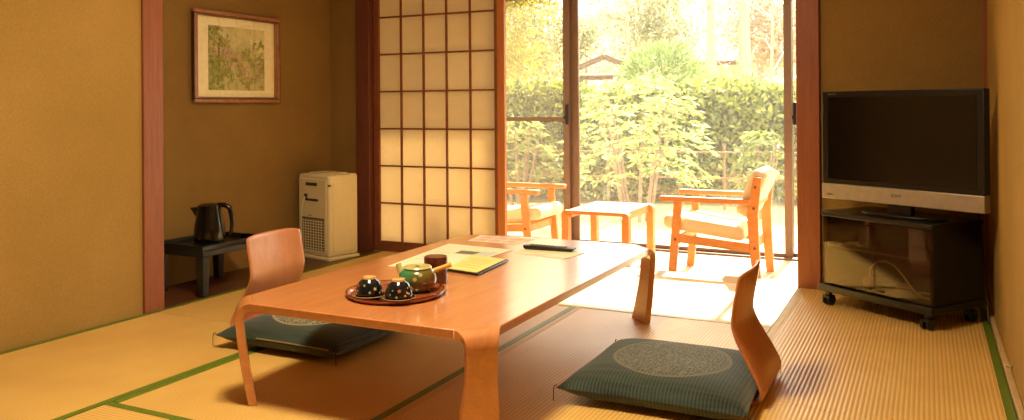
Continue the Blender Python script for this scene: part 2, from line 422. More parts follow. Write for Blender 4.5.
# ------------------------------------------------------------------ shoji
def shoji(x0, x1, y, label):
    t = thing('shoji_screen', label, 'sliding screen', ((x0+x1)/2, y, 0), 0, 'sliding paper screens')
    w = x1-x0; a = -w/2
    gx0 = a+.045; gx1 = w/2-.075
    MB().box(a, gx0, -.015, .015, 0, 1.93).build('stile', M['lattice'], t, bevel=.002)
    MB().box(gx1, gx1+.022, -.013, .013, 0, 1.93).build('inner_stile', M['lattice'], t, bevel=.002)
    MB().box(gx1+.022, w/2, -.015, .015, 0, 1.93).build('stile', M['stile'], t, bevel=.002)
    MB().box(gx0, gx1, -.014, .014, 0, .07).build('bottom_rail', M['lattice'], t, bevel=.002)
    MB().box(gx0, gx1, -.014, .014, 1.895, 1.93).build('top_rail', M['lattice'], t, bevel=.002)
    lt = MB()
    for k in range(1, 5): x = gx0+(gx1-gx0)*k/5; lt.box(x-.0055, x+.0055, -.012, .003, .07, 1.895)
    for k in range(1, 7): z = .076+.26*k; lt.box(gx0, gx1, -.011, .002, z-.0055, z+.0055)
    lt.build('lattice', M['lattice'], t)
    MB().box(gx0, gx1, .003, .0045, .07, 1.895).build('paper', M['shoji'], t)
    return t
shoji(-3.495, -2.46, 4.85, 'paper shoji screen with brown lattice nearest the room, beside the ivory purifier')
shoji(-3.525, -2.512, 4.90, 'second shoji screen stacked directly behind the nearer paper screen')

# ------------------------------------------------------------------ low table
def make_zataku():
    x0, x1, y0, y1, H, T = -2.14, -1.148, 2.12, 3.8, .345, .029
    cx, cy = (x0+x1)/2, (y0+y1)/2; hx, hy = (x1-x0)/2, (y1-y0)/2; c = .105
    t = thing('low_table', 'low orange-brown lacquered wooden table with curved legs on the tatami', 'table', (cx, cy, .0016))
    out = [(-hx+c, -hy), (hx-c, -hy), (hx, -hy+c), (hx, hy-c), (hx-c, hy), (-hx+c, hy), (-hx, hy-c), (-hx, -hy+c)]
    MB().prism(out, H-T, H).build('tabletop', M['table'], t, bevel=.004)
    r = .055; hw0 = c/math.sqrt(2)
    for sx in (-1, 1):
        for sy in (-1, 1):
            n = Vector((sx, sy, 0)).normalized(); v = Vector((-n.y, n.x, 0))
            P = Vector((sx*(hx-c/2), sy*(hy-c/2), 0))
            prof = [(-.002, 0, hw0, Vector((0, 0, 1)))]
            for k in range(0, 11):
                th = PI/2*k/10; q = k/10
                hw = hw0 + (.049-hw0)*(1-(1-q)**2)
                prof.append((r*math.sin(th), r*(1-math.cos(th)), hw, Vector((0, 0, 1))*math.cos(th)+n*math.sin(th)))
            for k in range(1, 13):
                q = k/12; dz = r + (H-r)*q
                prof.append((r - .02*q - .022*q*q, dz, .049 - .004*math.sin(PI*min(1, q*1.6)) + .016*q**1.5, n))
            oc = [[P+n*u+v*(hw*j)+Vector((0, 0, H-dz)) for j in (-1, -.5, 0, .5, 1)] for u, dz, hw, nn in prof]
            inn = []
            for u, dz, hw, nn in prof:
                row = []
                for j in (-1, -.5, 0, .5, 1):
                    p = P+n*u+v*(hw*j)+Vector((0, 0, H-dz))-nn*T
                    row.append(Vector((p.x, p.y, max(p.z, 0))))
                inn.append(row)
            m = MB(); a = len(oc); b = 5
            vs = [p for row in oc for p in row]+[p for row in inn for p in row]; o = a*b; fs = []
            for i in range(a-1):
                for j in range(b-1):
                    q = (i*b+j, i*b+j+1, (i+1)*b+j+1, (i+1)*b+j); fs += [q, tuple(x+o for x in q[::-1])]
                for j in (0, b-1): fs.append((i*b+j, (i+1)*b+j, (i+1)*b+j+o, i*b+j+o))
            for i in (0, a-1):
                for j in range(b-1): fs.append((i*b+j, i*b+j+1, i*b+j+1+o, i*b+j+o))
            m.add(vs, fs).build('leg', M['table'], t, smooth=True, bevel=.003)
    return t
make_zataku()

# ------------------------------------------------------------------ legless chairs and cushions
def make_zaisu():
    t = thing('legless_chair', 'legless bent plywood floor chair behind the left cushion, before the alcove', 'floor chair', (-2.7, 2.965, 0), 0, 'legless floor chairs at the low table')
    prof = [(-.03, .436, .176), (-.028, .42, .18), (-.022, .38, .181), (-.012, .33, .181), (-.004, .28, .181), (-.004, .25, .181), (-.014, .21, .182), (-.034, .165, .188), (-.06, .11, .196), (-.082, .06, .202), (-.084, .035, .204), (-.07, .018, .205), (-.045, .0125, .205), (.05, .012, .205), (.2, .012, .2), (.33, .012, .19), (.35, .012, .18)]
    P = []
    for i, (x, z, hw) in enumerate(prof):
        row = []
        for k in range(13):
            j = -1+2*k/12; up = max(0, min(1, (z-.05)/.2))
            zz = z
            if i == 0: zz = z-.012*abs(j)**6
            row.append((x+.022*up*j*j, hw*j*(1-(.03*abs(j)**6 if i == 0 else 0)), zz))
        P.append(row)
    nb = 12
    MB().grid(P[:nb]).build('backrest', M['ply'], t, solid=.014, smooth=True, sub=1)
    MB().grid(P[nb-1:]).build('seat', M['ply'], t, solid=.014, smooth=True, sub=1)
    return t
z0 = make_zaisu()
dup(z0, (-.577, 3.02, 0), PI, 'legless bent plywood floor chair seen edge on behind the right cushion')

def make_zabuton():
    t = thing('floor_cushion', 'dark teal cushion with beige round medallion on the left floor chair, partly under the table', 'cushion', (-2.36, 2.875, .021), 0, 'teal floor cushions')
    a, b = .315, .305; n = 32; top = []; bot = []
    for i in range(n+1):
        rt, rb = [], []
        for j in range(n+1):
            u = -1+2*i/n; v = -1+2*j/n
            x = a*u*(1-.055*(1-v*v)*abs(u)**3); y = b*v*(1-.055*(1-u*u)*abs(v)**3)
            k = (max(0, 1-u**4)**.55)*(max(0, 1-v**4)**.55)
            e = .034+.002*(u*u*v*v)
            rt.append((x, y, e+.064*k)); rb.append((x, y, e*(1-min(1, k*1.8))))
        top.append(rt); bot.append(rb)
    MB().grid(top).grid(bot).build('cover', M['zabuton'], t, smooth=True)
    for sx in (-1, 1):
        for sy in (-1, 1):
            x, y = sx*a, sy*b
            MB().tube([(x-.004*sx, y-.004*sy, .044), (x+.003*sx, y+.003*sy, .043), (x+.005*sx, y+.005*sy, .03), (x+.006*sx, y+.004*sy, -.008)], .0014, 6).build('tassel', M['thread'], t)
    return t
c0 = make_zabuton()
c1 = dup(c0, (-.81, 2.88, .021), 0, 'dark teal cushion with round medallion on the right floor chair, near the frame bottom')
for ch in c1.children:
    if ch.name.startswith('cover'): ch.material_slots[0].link = 'OBJECT'; ch.material_slots[0].material = M['zabuton_faint_light']
MB().tube([(-.1+.38*k/16, -.307+.055*.305*(1-(-.317+1.206*k/16)**2), .043) for k in range(17)], .003, 6).build('piping', M['piping'], c0)

# ------------------------------------------------------------------ armchairs on the veranda
def make_armchair(x, y, rz, label):
    t = thing('wooden_armchair', label, 'armchair', (x, y, -.1), rz, 'orange wood veranda armchairs')
    B = M['beech']
    for s in (-1, 1):
        yy = .235*s
        MB().bar((.272, yy, 0), (.228, yy, .488), .03, .052, (1, 0, 0)).build('leg', B, t, bevel=.004)
        u = MB(); pts = [(-.262, 0, .05), (-.245, .25, .06), (-.236, .43, .066), (-.268, .66, .05)]
        for (xa, za, wa), (xb, zb, wb) in zip(pts[:-1], pts[1:]):
            u.add([(xa-wa/2, yy-.015, za), (xa+wa/2, yy-.015, za), (xa+wa/2, yy+.015, za), (xa-wa/2, yy+.015, za), (xb-wb/2, yy-.015, zb), (xb+wb/2, yy-.015, zb), (xb+wb/2, yy+.015, zb), (xb-wb/2, yy+.015, zb)],
                  [(0,1,5,4),(1,2,6,5),(2,3,7,6),(3,0,4,7)] + ([(3,2,1,0)] if za == 0 else []) + ([(4,5,6,7)] if zb == .66 else []))
        u.build('leg', B, t, bevel=.004)
        MB().bar((.24, yy, .257), (-.245, yy, .222), .024, .052).build('side_rail', B, t, bevel=.003)
        MB().prism([(.345, yy-.026), (.345, yy+.03), (.1, yy+.034), (-.23, yy+.026), (-.23, yy-.02)], .492, .524).build('armrest', B, t, bevel=.006)
        for xx, zz in ((.245, .25), (-.25, .225), (-.245, .47), (-.255, .6)):
            MB().add([(xx+.009*math.cos(q*PI/4), yy+s*.0165, zz+.009*math.sin(q*PI/4)) for q in range(8)] + [(xx, yy+s*.012, zz)], [tuple(range(8))]+[(i, (i+1) % 8, 8) for i in range(8)]).build('screw_cap', M['lattice'], t)
    MB().bar((-.215, -.22, .22), (-.215, .22, .22), .024, .06, (0, 0, 1)).build('cross_rail', B, t, bevel=.003)
    MB().bar((.235, -.22, .245), (.235, .22, .245), .024, .05, (0, 0, 1)).build('cross_rail', B, t, bevel=.003)
    for z, xx in ((.5, -.245), (.61, -.262)):
        MB().bar((xx, -.22, z), (xx, .22, z), .02, .05, (0, 0, 1)).build('back_rail', B, t, bevel=.003)
    sa = math.atan2(.06, .5)
    Mx = Matrix.Translation((.06, 0, .325)) @ Matrix.Rotation(-sa, 4, 'Y')
    MB().box(-.24, .28, -.215, .215, -.045, .045, Mx).build('seat_cushion', M['seatcloth'], t, bevel=.035, seg=5)
    Mb = Matrix.Translation((-.222, 0, .55)) @ Matrix.Rotation(-.42, 4, 'Y')
    MB().box(-.05, .05, -.215, .215, -.145, .155, Mb).build('back_cushion', M['seatcloth'], t, bevel=.03, seg=5)
    return t
a0 = make_armchair(-1.2, 5.48, PI, 'orange wooden armchair with cream cushions at the right of the veranda')
dup(a0, (-2.76, 5.5, -.1), 0, 'orange wooden armchair with cream seat half hidden by the paper screen')

def make_side_table():
    t = thing('side_table', 'small square orange wooden table between the two veranda armchairs', 'table', (-1.99, 5.52, -.1))
    B = M['beech']; hx, hy, H, T = .238, .3, .4, .024
    MB().box(-hx+.03, hx-.03, -hy, hy, H-T, H).build('tabletop', B, t, bevel=.003)
    for sx in (-1, 1):
        for sy in (-1, 1):
            y0, y1 = (sy*hy, sy*(hy-.06)); y0, y1 = min(y0, y1), max(y0, y1)
            r = .03; o, i = [(hx-.031, H)], [(hx-.031, H-T)]
            for k in range(1, 9):
                th = PI/2*k/8
                o.append((hx-.03+r*math.sin(th), H-r*(1-math.cos(th)))); i.append((hx-.031-.017*math.sin(th), H-T-(r-T)*(1-math.cos(th))-.03*(1-math.cos(th))))
            o.append((hx-.0, 0)); i.append((hx-.05, 0))
            path = [(sx*x, z) for x, z in o+i[::-1]]; n = len(path)
            vs = [(x, y0, z) for x, z in path]+[(x, y1, z) for x, z in path]
            fs = [(q, (q+1) % n, n+(q+1) % n, n+q) for q in range(n)]
            m = len(o)
            for off in (0, n):
                fs += [tuple(w+off for w in (q, q+1, n-2-q, n-1-q)) for q in range(m-1)]
            MB().add(vs, fs).build('leg', B, t, bevel=.002)
        MB().box(*sorted((sx*(hx-.03), sx*(hx-.05))), -hy+.06, hy-.06, H-T-.03, H-T).build('end_rail', B, t)
    return t
make_side_table()

# ------------------------------------------------------------------ television and its cabinet
def make_cabinet():
    dx, dy = .49, -.35; L = .602; ang = math.atan2(dy, dx)
    t = thing('television_cabinet', 'black television cabinet with smoked glass doors on casters in the corner', 'cabinet', (-.225, 4.285, .0016), ang)
    w = L/2; D = .355; K = M['cab']
    MB().box(-w-.005, w+.005, -.012, D, .444, .468).build('top_panel', K, t, bevel=.004)
    MB().box(-w-.015, w+.012, -.03, D, .07, .105).build('base_panel', K, t, bevel=.004)
    for s in (-1, 1):
        a, b = sorted((s*w, s*(w-.018))); MB().box(a, b, .004, D-.01, .105, .444).build('side_panel', K, t)
    MB().box(-w+.018, w-.018, D-.02, D-.01, .105, .444).build('back_panel', M['cabin'], t)
    MB().box(-w+.018, w-.018, .03, D-.02, .285, .297).build('shelf', M['cabin'], t, bevel=.002)
    for s in (-1, 1):
        a, b = sorted((s*.003, s*(w-.002)))
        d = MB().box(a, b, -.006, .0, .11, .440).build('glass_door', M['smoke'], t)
        MB().box(*sorted((s*.02, s*.05)), -.012, -.0065, .12, .13).build('door_pull', M['blackp'], d)
    for x in (-w+.03, w-.03):
        for y in (.0, D-.05):
            c = MB().box(x-.012, x+.012, y-.012, y+.012, .045, .07).box(x-.022, x+.022, y-.024, y+.02, .034, .05).build('caster', M['blackp'], t, bevel=.003)
            for s in (-1, 1):
                MB().lathe([(.018, -.008), (.026, -.006), (.026, .006), (.018, .008)], 20, Matrix.Translation((x+s*.013, y, .026)) @ Matrix.Rotation(PI/2, 4, 'Y')).build('wheel', M['blackp'], c, smooth=True)
    return t, ang
cab, CA = make_cabinet()
def in_cab(x, y, z):
    R = Matrix.Rotation(CA, 4, 'Z'); return tuple(R @ Vector((x, y, 0)) + Vector((-.225, 4.285, z)))
s = thing('adapter_box', 'small dark upright adapter box on the upper shelf behind the glass door', 'adapter', in_cab(-.14, .12, .298), CA)
MB().box(-.025, .025, -.03, .03, 0, .1).build('case', M['blackp'], s, bevel=.005)
MB().box(-.008, .008, -.0315, -.03, .075, .085).build('label_window', M['grille'], s)
p = MB()
pp = [[(-.07+.14*i/10, -.05+.1*j/8, .004+.016*abs(math.sin(i*.9+j*.7))*(1-abs(i-5)/6)) for j in range(9)] for i in range(11)]
p = MB().grid(pp).build('crumpled_paper', M['paper'], None, solid=.001, smooth=True)
p.location = in_cab(-.19, .09, .2985); p.rotation_euler = (0, 0, CA+.5); tag(p, 'crumpled pale paper lying on the upper cabinet shelf', 'paper')
w = MB().tube([Vector((-.09, .06, .02)), Vector((-.092, .06, .06)), Vector((-.085, .06, .1)), Vector((-.05, .06, .135)), Vector((.0, .06, .145)), Vector((.05, .06, .13)), Vector((.1, .06, .085)), Vector((.15, .06, .03)), Vector((.2, .06, .008)), Vector((.24, .08, .006))], .0045, 8)
w = w.build('looped_cable', M['cord'], None, smooth=True); w.location = in_cab(-.02, .04, .105); w.rotation_euler = (0, 0, CA); tag(w, 'pale looped cable standing in the lower part of the cabinet', 'cable')
MB().box(-.115, -.07, .04, .08, 0, .055).build('plug', M['rust'], w, bevel=.004)
w2 = MB().tube([(-.12, 0, .006), (-.05, .03, .006), (.0, -.02, .006), (.06, .02, .007), (.12, .0, .006), (.17, .03, .006), (.1, .05, .006), (.03, .06, .006)], .005, 8).build('coiled_cable', M['cord'], None, smooth=True)
w2.location = in_cab(.09, .19, .106); w2.rotation_euler = (0, 0, CA); tag(w2, 'pale flat coiled cable on the cabinet bottom behind the looped one', 'cable')

def text_mesh(name, body, size, m, parent, loc, rot):
    cu = bpy.data.curves.new(name, 'FONT'); cu.body = body; cu.size = size; cu.align_x = 'CENTER'; cu.align_y = 'CENTER'; cu.extrude = .0004
    to = bpy.data.objects.new('tmp', cu); C.objects.link(to)
    me = bpy.data.meshes.new_from_object(to.evaluated_get(bpy.context.evaluated_depsgraph_get())) if False else None
    bpy.context.view_layer.update()
    dg = bpy.context.evaluated_depsgraph_get(); me = bpy.data.meshes.new_from_object(to.evaluated_get(dg))
    bpy.data.objects.remove(to); me.name = name; me.materials.clear(); me.materials.append(m)
    o = bpy.data.objects.new(name, me); C.objects.link(o); o.parent = parent; o.location = loc; o.rotation_euler = rot
    return o
def make_tv():
    ang = math.atan2(-.42, .71); L = .815; w = L/2
    t = thing('television', 'flat black television with silver speaker bar on top of the corner cabinet', 'television', (-.13, 4.315, .4704), ang)
    b, tp = .057, .598
    m = MB().box(-w, w, .0, .045, b+.078, tp)
    m.add([(-w+.06, .045, b+.1), (w-.06, .045, b+.1), (w-.06, .045, tp-.05), (-w+.06, .045, tp-.05), (-w+.16, .09, b+.15), (w-.16, .09, b+.15), (w-.16, .09, tp-.12), (-w+.16, .09, tp-.12)], [(0,1,5,4),(1,2,6,5),(2,3,7,6),(3,0,4,7),(4,5,6,7)])
    m.build('casing', M['blackp'], t, bevel=.004)
    MB().box(-w+.035, w-.035, -.002, .0, b+.1, tp-.03).build('screen', M['screen'], t)
    sb = MB().box(-w, w, -.006, .045, b, b+.077).build('speaker_bar', M['silver'], t, bevel=.004)
    text_mesh('maker_mark', 'SONY', .021, M['slot'], sb, (0, -.0066, b+.043), (PI/2, 0, 0))
    text_mesh('corner_mark', 'BRAVIA', .014, M['grille'], t, (-w+.06, -.0005, tp-.015), (PI/2, 0, 0))
    MB().box(-w+.03, -w+.065, -.0067, -.0058, b+.02, b+.026).build('indicator', M['slot'], sb)
    st = MB().box(-.06, .06, .015, .05, .01, b+.02)
    st.build('neck', M['blackp'], t, bevel=.004)
    out = [(.21*math.cos(2*PI*k/32), .05+.1*math.sin(2*PI*k/32)) for k in range(32)]
    MB().prism(out, 0, .014).build('pedestal', M['blackp'], t, bevel=.004)
make_tv()
cd = MB().tube([(.2, 4.44, .55), (.222, 4.455, .4), (.235, 4.45, .25), (.238, 4.42, .12), (.243, 4.38, .03), (.246, 4.34, .006), (.235, 4.42, .005)], .0035, 8).build('power_cord', M['slot'], None, smooth=True)
tag(cd, 'thin dark cord hanging behind the television to the corner floor', 'cord')
hk = thing('wall_cable_stub', 'tiny white cable stub at the foot of the right wall', 'cable', (.2705, 3.52, .045))
MB().tube([(0, 0, 0), (-.012, -.004, .0), (-.024, -.012, .006)], .0045, 8).build('stub', M['ivory'], hk, smooth=True)
MB().lathe([(.006, 0), (.006, .004), (.003, .006)], 12, Matrix.Rotation(-PI/2, 4, 'Y')).build('collar', M['ivory_d'], hk, smooth=True)

# ------------------------------------------------------------------ alcove: painting, tray table, kettle, purifier
t = thing('framed_painting', 'framed watercolour landscape with wide cream mat on the alcove wall', 'painting', (-3.859, 3.9, 1.318))
W, Hh = .72, .555
def ring(w, h, b, x0, x1):
    return MB().box(x0, x1, -w/2, w/2, h/2-b, h/2).box(x0, x1, -w/2, w/2, -h/2, -h/2+b).box(x0, x1, -w/2, -w/2+b, -h/2+b, h/2-b).box(x0, x1, w/2-b, w/2, -h/2+b, h/2-b)
fr = ring(W, Hh, .026, .0, .03).build('frame', M['frame'], t, bevel=.005)
ring(W-.052, Hh-.052, .009, .004, .022).build('inner_lip', M['frame_gold'], fr, bevel=.002)
MB().box(.002, .008, -W/2+.03, W/2-.03, -Hh/2+.03, Hh/2-.03).build('mat_board', M['matboard'], t)
pic = MB().box(.0081, .0095, -.235, .235, -.2, .19).build('picture', M['painting'], t)
MB().box(.013, .0135, -W/2+.03, W/2-.03, -Hh/2+.03, Hh/2-.03).build('glazing', M['pic_glass'], t)

def tray_table():
    t = thing('tray_table', 'low black lacquered tray table with raised rim in the alcove', 'table', (-3.62, 3.455, .002))
    hx, hy, H = .185, .235, .258
    MB().box(-hx, hx, -hy, hy, H-.045, H-.012).build('tray_board', M['tray_black'], t, bevel=.004)
    r = MB(); b = .018
    r.box(-hx, hx, -hy, -hy+b, H-.012, H+.014).box(-hx, hx, hy-b, hy, H-.012, H+.014).box(-hx, -hx+b, -hy+b, hy-b, H-.012, H+.014).box(hx-b, hx, -hy+b, hy-b, H-.012, H+.014)
    r.build('rim', M['tray_black'], t, bevel=.003)
    for sx in (-1, 1):
        for sy in (-1, 1):
            MB().bar((sx*(hx-.03), sy*(hy-.03), H-.045), (sx*(hx-.03), sy*(hy-.03), 0), .05, .05, (1, 0, 0), .042, .042).build('leg', M['tray_black'], t, bevel=.004)
tray_table()
def kettle():
    t = thing('electric_kettle', 'glossy black electric kettle standing on the alcove tray table', 'kettle', (-3.545, 3.375, .2485), math.atan2(.445, .895))
    K = M['black']
    MB().lathe([(.07, 0), (.078, .003), (.078, .02), (.07, .024)], 32).build('power_base', M['blackp'], t, smooth=True)
    prof = [(.066, .025), (.073, .03), (.076, .05), (.072, .1), (.063, .15), (.057, .185), (.056, .195)]
    MB().lathe(prof, 32).build('body', K, t, smooth=True)
    MB().lathe([(.057, .196), (.056, .204), (.04, .212), (.012, .215)], 32).build('lid', K, t, smooth=True)
    sp = [(-.05, -.026, .196), (-.05, .026, .196), (-.098, 0, .193), (-.055, -.02, .15), (-.055, .02, .15), (-.06, 0, .13)]
    MB().add(sp, [(0,1,2),(0,2,3),(1,4,2),(2,5,3),(2,4,5),(0,3,5,4,1)]).build('spout', K, t, bevel=.004)
    MB().tube([(.04, 0, .205), (.075, 0, .205), (.1, 0, .19), (.108, 0, .155), (.112, 0, .11), (.106, 0, .07), (.095, 0, .05)], [.012, .013, .013, .012, .011, .009, .006], 12).build('handle', K, t, smooth=True)
    t.scale = (1.12, 1.12, 1.1)
kettle()
def purifier():
    A = Vector((-3.508, 4.355)); ang = math.atan2(.235, .055)-PI/2     # short side runs away along +y
    t = thing('air_purifier', 'ivory air purifier with lower grille standing in the alcove corner', 'air purifier', (A.x, A.y, 0), ang)
    w, d, h = .33, .245, .562
    I = M['ivory']
    MB().box(-w-.008, .006, -.006, d+.006, 0, .022).build('base', I, t, bevel=.004)
    MB().box(-w, 0, 0, d, .022, h).build('body', I, t, bevel=.018, seg=4)
    MB().box(-w+.012, -.028, -.004, .01, .045, h-.03).build('back_cover', I, t, bevel=.003)
    MB().box(-.006, .004, .03, d-.03, .05, h-.05).build('side_cover', I, t, bevel=.003)
    g = MB().box(-w+.03, -.045, -.0055, .0, .06, .275).build('grille', M['grille'], t)
    gm = MB()
    for k in range(11): z = .068+.0182*k; gm.box(-w+.03, -.045, -.008, -.005, z, z+.0045)
    for k in range(9): x = -w+.033+.222*k/8; gm.box(x-.0018, x+.0018, -.0085, -.005, .06, .262)
    gm.build('grille_bars', I, g)
    MB().box(-w+.09, -.12, -.0065, -.0038, h-.075, h-.055).build('slot', M['slot'], t)
    hs = MB().box(-w+.08, -.11, -.0065, -.0038, .385, .40).box(-w+.075, -w+.105, -.008, -.0038, .40, .43).build('handle_recess', M['slot'], t)
    MB().box(-w+.115, -w+.15, -.0062, -.0038, .285, .292).build('name_plate', M['ivory_d'], t)
    MB().box(-.012, -.0, -.0, .016, h-.075, h-.062).build('sensor', M['slot'], t)
    MB().tube([(-w+.09, -.012, .41), (-w+.07, -.02, .36), (-w+.06, -.02, .3), (-w+.055, -.02, .2), (-w+.06, -.02, .1), (-w+.07, -.03, .012)], .0045, 8).build('power_cord', M['ivory'], t, smooth=True)
    MB().box(-w+.05, -.05, .05, d-.05, h-.001, h+.008).build('top_vent', I, t, bevel=.004)
    MB().box(.0005, .006, d-.05, d-.02, h-.12, h-.08).build('side_latch', I, t, bevel=.002)
purifier()

# ------------------------------------------------------------------ things on the low table
TZ = .3468
t = thing('round_tray', 'round dark red lacquer tray on the low table carrying the tea set', 'tray', (-1.672, 2.435, TZ))
MB().lathe([(.13, 0), (.16, .001), (.168, .006), (.172, .016), (.17, .018), (.165, .0165), (.158, .008), (.05, .0075), (.0, .0075)], 48).build('dish', M['tray'], t, smooth=True)
MB().lathe([(.1722, .0145), (.1722, .0185), (.169, .0187)], 48, ring=True).build('rim', M['caddy'], t, smooth=True)
def teacup(x, y, label):
    s = thing('saucer', label[1], 'saucer', (x, y, TZ+.0082), 0, 'saucers under the upturned teacups')
    MB().lathe([(.022, 0), (.03, .001), (.05, .007), (.056, .011), (.0565, .0125), (.05, .0105), (.03, .005), (.0, .0045)], 32).build('plate', M['navy'], s, smooth=True)
    MB().lathe([(.0563, .0117), (.0568, .0123), (.056, .0128)], 32, ring=True).build('gilt_rim', M['gilt'], s, smooth=True)
    c = thing('teacup', label[0], 'teacup', (x, y, TZ+.0082+.0112), rnd.uniform(0, 3), 'navy teacups turned upside down')
    prof = [(.0455, 0), (.0462, .003), (.0455, .016), (.042, .032), (.034, .046), (.024, .053), (.0225, .055)]
    MB().lathe(prof, 32).build('bowl', M['navy'], c, smooth=True)
    MB().lathe([(.0222, .0545), (.021, .062), (.0185, .0625), (.0172, .0585), (0, .058)], 28).build('foot', M['gilt'], c, smooth=True)
    fl = 0
    for k in range(20):
        q = rnd.uniform(0, 2*PI); z = rnd.uniform(.008, .04); r = float(np.interp(z, [p[1] for p in prof], [p[0] for p in prof]))
        n = Vector((math.cos(q), math.sin(q), .3)).normalized(); tx = Vector((-math.sin(q), math.cos(q), 0)); ty = n.cross(tx)
        p = Vector((r*math.cos(q), r*math.sin(q), z))+n*.0014; R = rnd.uniform(.0035, .0075)
        vs = [p+tx*(R*(1 if i % 2 else .5)*math.cos(i*PI/5))+ty*(R*(1 if i % 2 else .5)*math.sin(i*PI/5)) for i in range(10)]
        MB().add(vs+[p+n*.0006], [(i, (i+1) % 10, 10) for i in range(10)]).build('painted_flower', M[('rust', 'gilt', 'leafgilt')[k % 3]], c)
teacup(-1.703, 2.325, ('upturned navy floral teacup at the left of the tray', 'dark saucer under the left upturned teacup'))
teacup(-1.59, 2.335, ('upturned navy floral teacup in the tray middle, before the green teapot', 'dark saucer under the middle upturned teacup'))
t = thing('teapot', 'green glazed teapot with bamboo side handle at the back of the tray', 'teapot', (-1.615, 2.49, TZ+.0083), .0)
MB().lathe([(.042, 0), (.05, .004), (.062, .02), (.067, .042), (.064, .062), (.053, .076), (.042, .08), (.04, .079)], 36).build('body', M['teapot'], t, smooth=True)
MB().lathe([(.049, .079), (.051, .083), (.047, .087), (.04, .0855), (.03, .083), (.008, .084), (.006, .088), (.009, .091), (.0, .0925)], 32).build('lid', M['celadon_lid'], t, smooth=True)
MB().tube([(-.048, -.01, .045), (-.06, -.014, .064), (-.067, -.016, .08), (-.07, -.017, .092)], [.018, .014, .011, .0095], 14).build('spout', M['celadon_lid'], t, smooth=True)
MB().tube([(.04, .045, .066), (.06, .056, .074), (.078, .066, .081), (.094, .074, .087)], [.009, .0075, .008, .0095], 14).build('handle', M['bamboo'], t, smooth=True)
t = thing('tea_caddy', 'dark red-brown cylindrical tea caddy behind the green teapot', 'tea caddy', (-1.648, 2.665, TZ))
MB().lathe([(.042, 0), (.0435, .002), (.0435, .062), (.042, .0625)], 32).build('canister', M['caddy'], t, smooth=True)
MB().lathe([(.0438, .0632), (.0442, .064), (.0442, .094), (.042, .099), (0, .1)], 32).build('lid', M['caddy'], t, smooth=True)

def sheet(name, quad, z, th, m, label, cat, group=None):
    """flat printed thing from its four corners on the table"""
    cx = sum(p[0] for p in quad)/4; cy = sum(p[1] for p in quad)/4
    t = thing(name, label, cat, (cx, cy, z), 0, group)
    MB().prism([(p[0]-cx, p[1]-cy) for p in quad], 0, th).build('sheet', m, t)
    def patch(u0, u1, v0, v1, mm, nm='print'):
        def B(u, v):
            a, b, c, d = [Vector(p) for p in quad]
            q = (a*(1-u)+b*u)*(1-v)+(d*(1-u)+c*u)*v; return (q.x-cx, q.y-cy)
        MB().prism([B(u0, v0), B(u1, v0), B(u1, v1), B(u0, v1)], th, th+.0004).build(nm, mm, t)
    return t, patch
# large open brochure, back half of the table
t, P = sheet('open_brochure', [(-2.0, 2.86), (-1.735, 2.93), (-1.70, 3.42), (-2.06, 3.45)], TZ, .0016, M['paper'], 'large pale open brochure with small pictures behind the yellow booklet', 'brochure')
P(.42, .72, .62, .76, M['ink_grey'], 'photo_print'); P(.72, .95, .6, .8, M['ink_pale'], 'photo_print')
for k in range(4): P(.1, .36, .3+.1*k, .33+.1*k, M['ink_pale'], 'text_line')
t = thing('menu_binder', 'thin black binder lying open under the yellow sheet on the table', 'binder', (-1.675, 3.02, TZ+.0022), 0)
def quadbox(q, z0, z1, c): return MB().prism([(x-c[0], y-c[1]) for x, y in q], z0, z1)
q = [(-1.73, 2.868), (-1.562, 2.836), (-1.59, 3.155), (-1.79, 3.2)]
quadbox(q, 0, .007, (-1.675, 3.02)).build('cover', M['blackp'], t, bevel=.002)
t, P = sheet('yellow_booklet', [(-1.727, 2.876), (-1.574, 2.847), (-1.6, 3.145), (-1.784, 3.19)], TZ+.0095, .002, M['paper_y'], 'yellow booklet page lying on the thin black binder', 'booklet')
for k in range(5): P(.15, .8, .2+.13*k, .23+.13*k, M['bamboo'], 'text_line')
t, P = sheet('pink_leaflet', [(-2.02, 3.56), (-1.76, 3.56), (-1.74, 3.75), (-2.05, 3.75)], TZ, .0012, M['paper_p'], 'pale pink printed leaflet at the far left corner of the table', 'leaflet')
for u, v in ((.1, .2), (.38, .2), (.66, .2), (.1, .6), (.38, .6), (.66, .6)): P(u, u+.2, v, v+.06, M['ink_red'], 'text_line'); P(u+.05, u+.2, v+.14, v+.2, M['ink_red'], 'text_line')
t, P = sheet('cream_pamphlet', [(-1.66, 3.36), (-1.40, 3.30), (-1.37, 3.47), (-1.64, 3.53)], TZ, .0016, M['paper_c'], 'pale cream pamphlet lying under the black remote control', 'pamphlet')
P(.3, .9, .12, .18, M['ink_pale'], 'text_line')
t = thing('remote_control', 'long black remote control lying on the cream pamphlet', 'remote control', (-1.545, 3.478, TZ+.0022), .06)
MB().add([(-.118, -.022, .004), (.118, -.022, .004), (.118, .022, .004), (-.118, .022, .004), (-.11, -.018, 0), (.11, -.018, 0), (.11, .018, 0), (-.11, .018, 0), (-.122, -.024, .019), (.122, -.024, .015), (.122, .024, .015), (-.122, .024, .019)],
         [(4,7,6,5), (4,5,1,0), (5,6,2,1), (6,7,3,2), (7,4,0,3), (0,1,9,8), (1,2,10,9), (2,3,11,10), (3,0,8,11), (8,9,10,11)]).build('case', M['blackp'], t, bevel=.002)
bt = MB()
for i in range(9):
    for j in (-1, 0, 1): bt.box(-.085+.02*i-.006, -.085+.02*i+.006, j*.013-.0045, j*.013+.0045, .016, .0205-.0003*i)
bt.build('buttons', M['slot'], t)

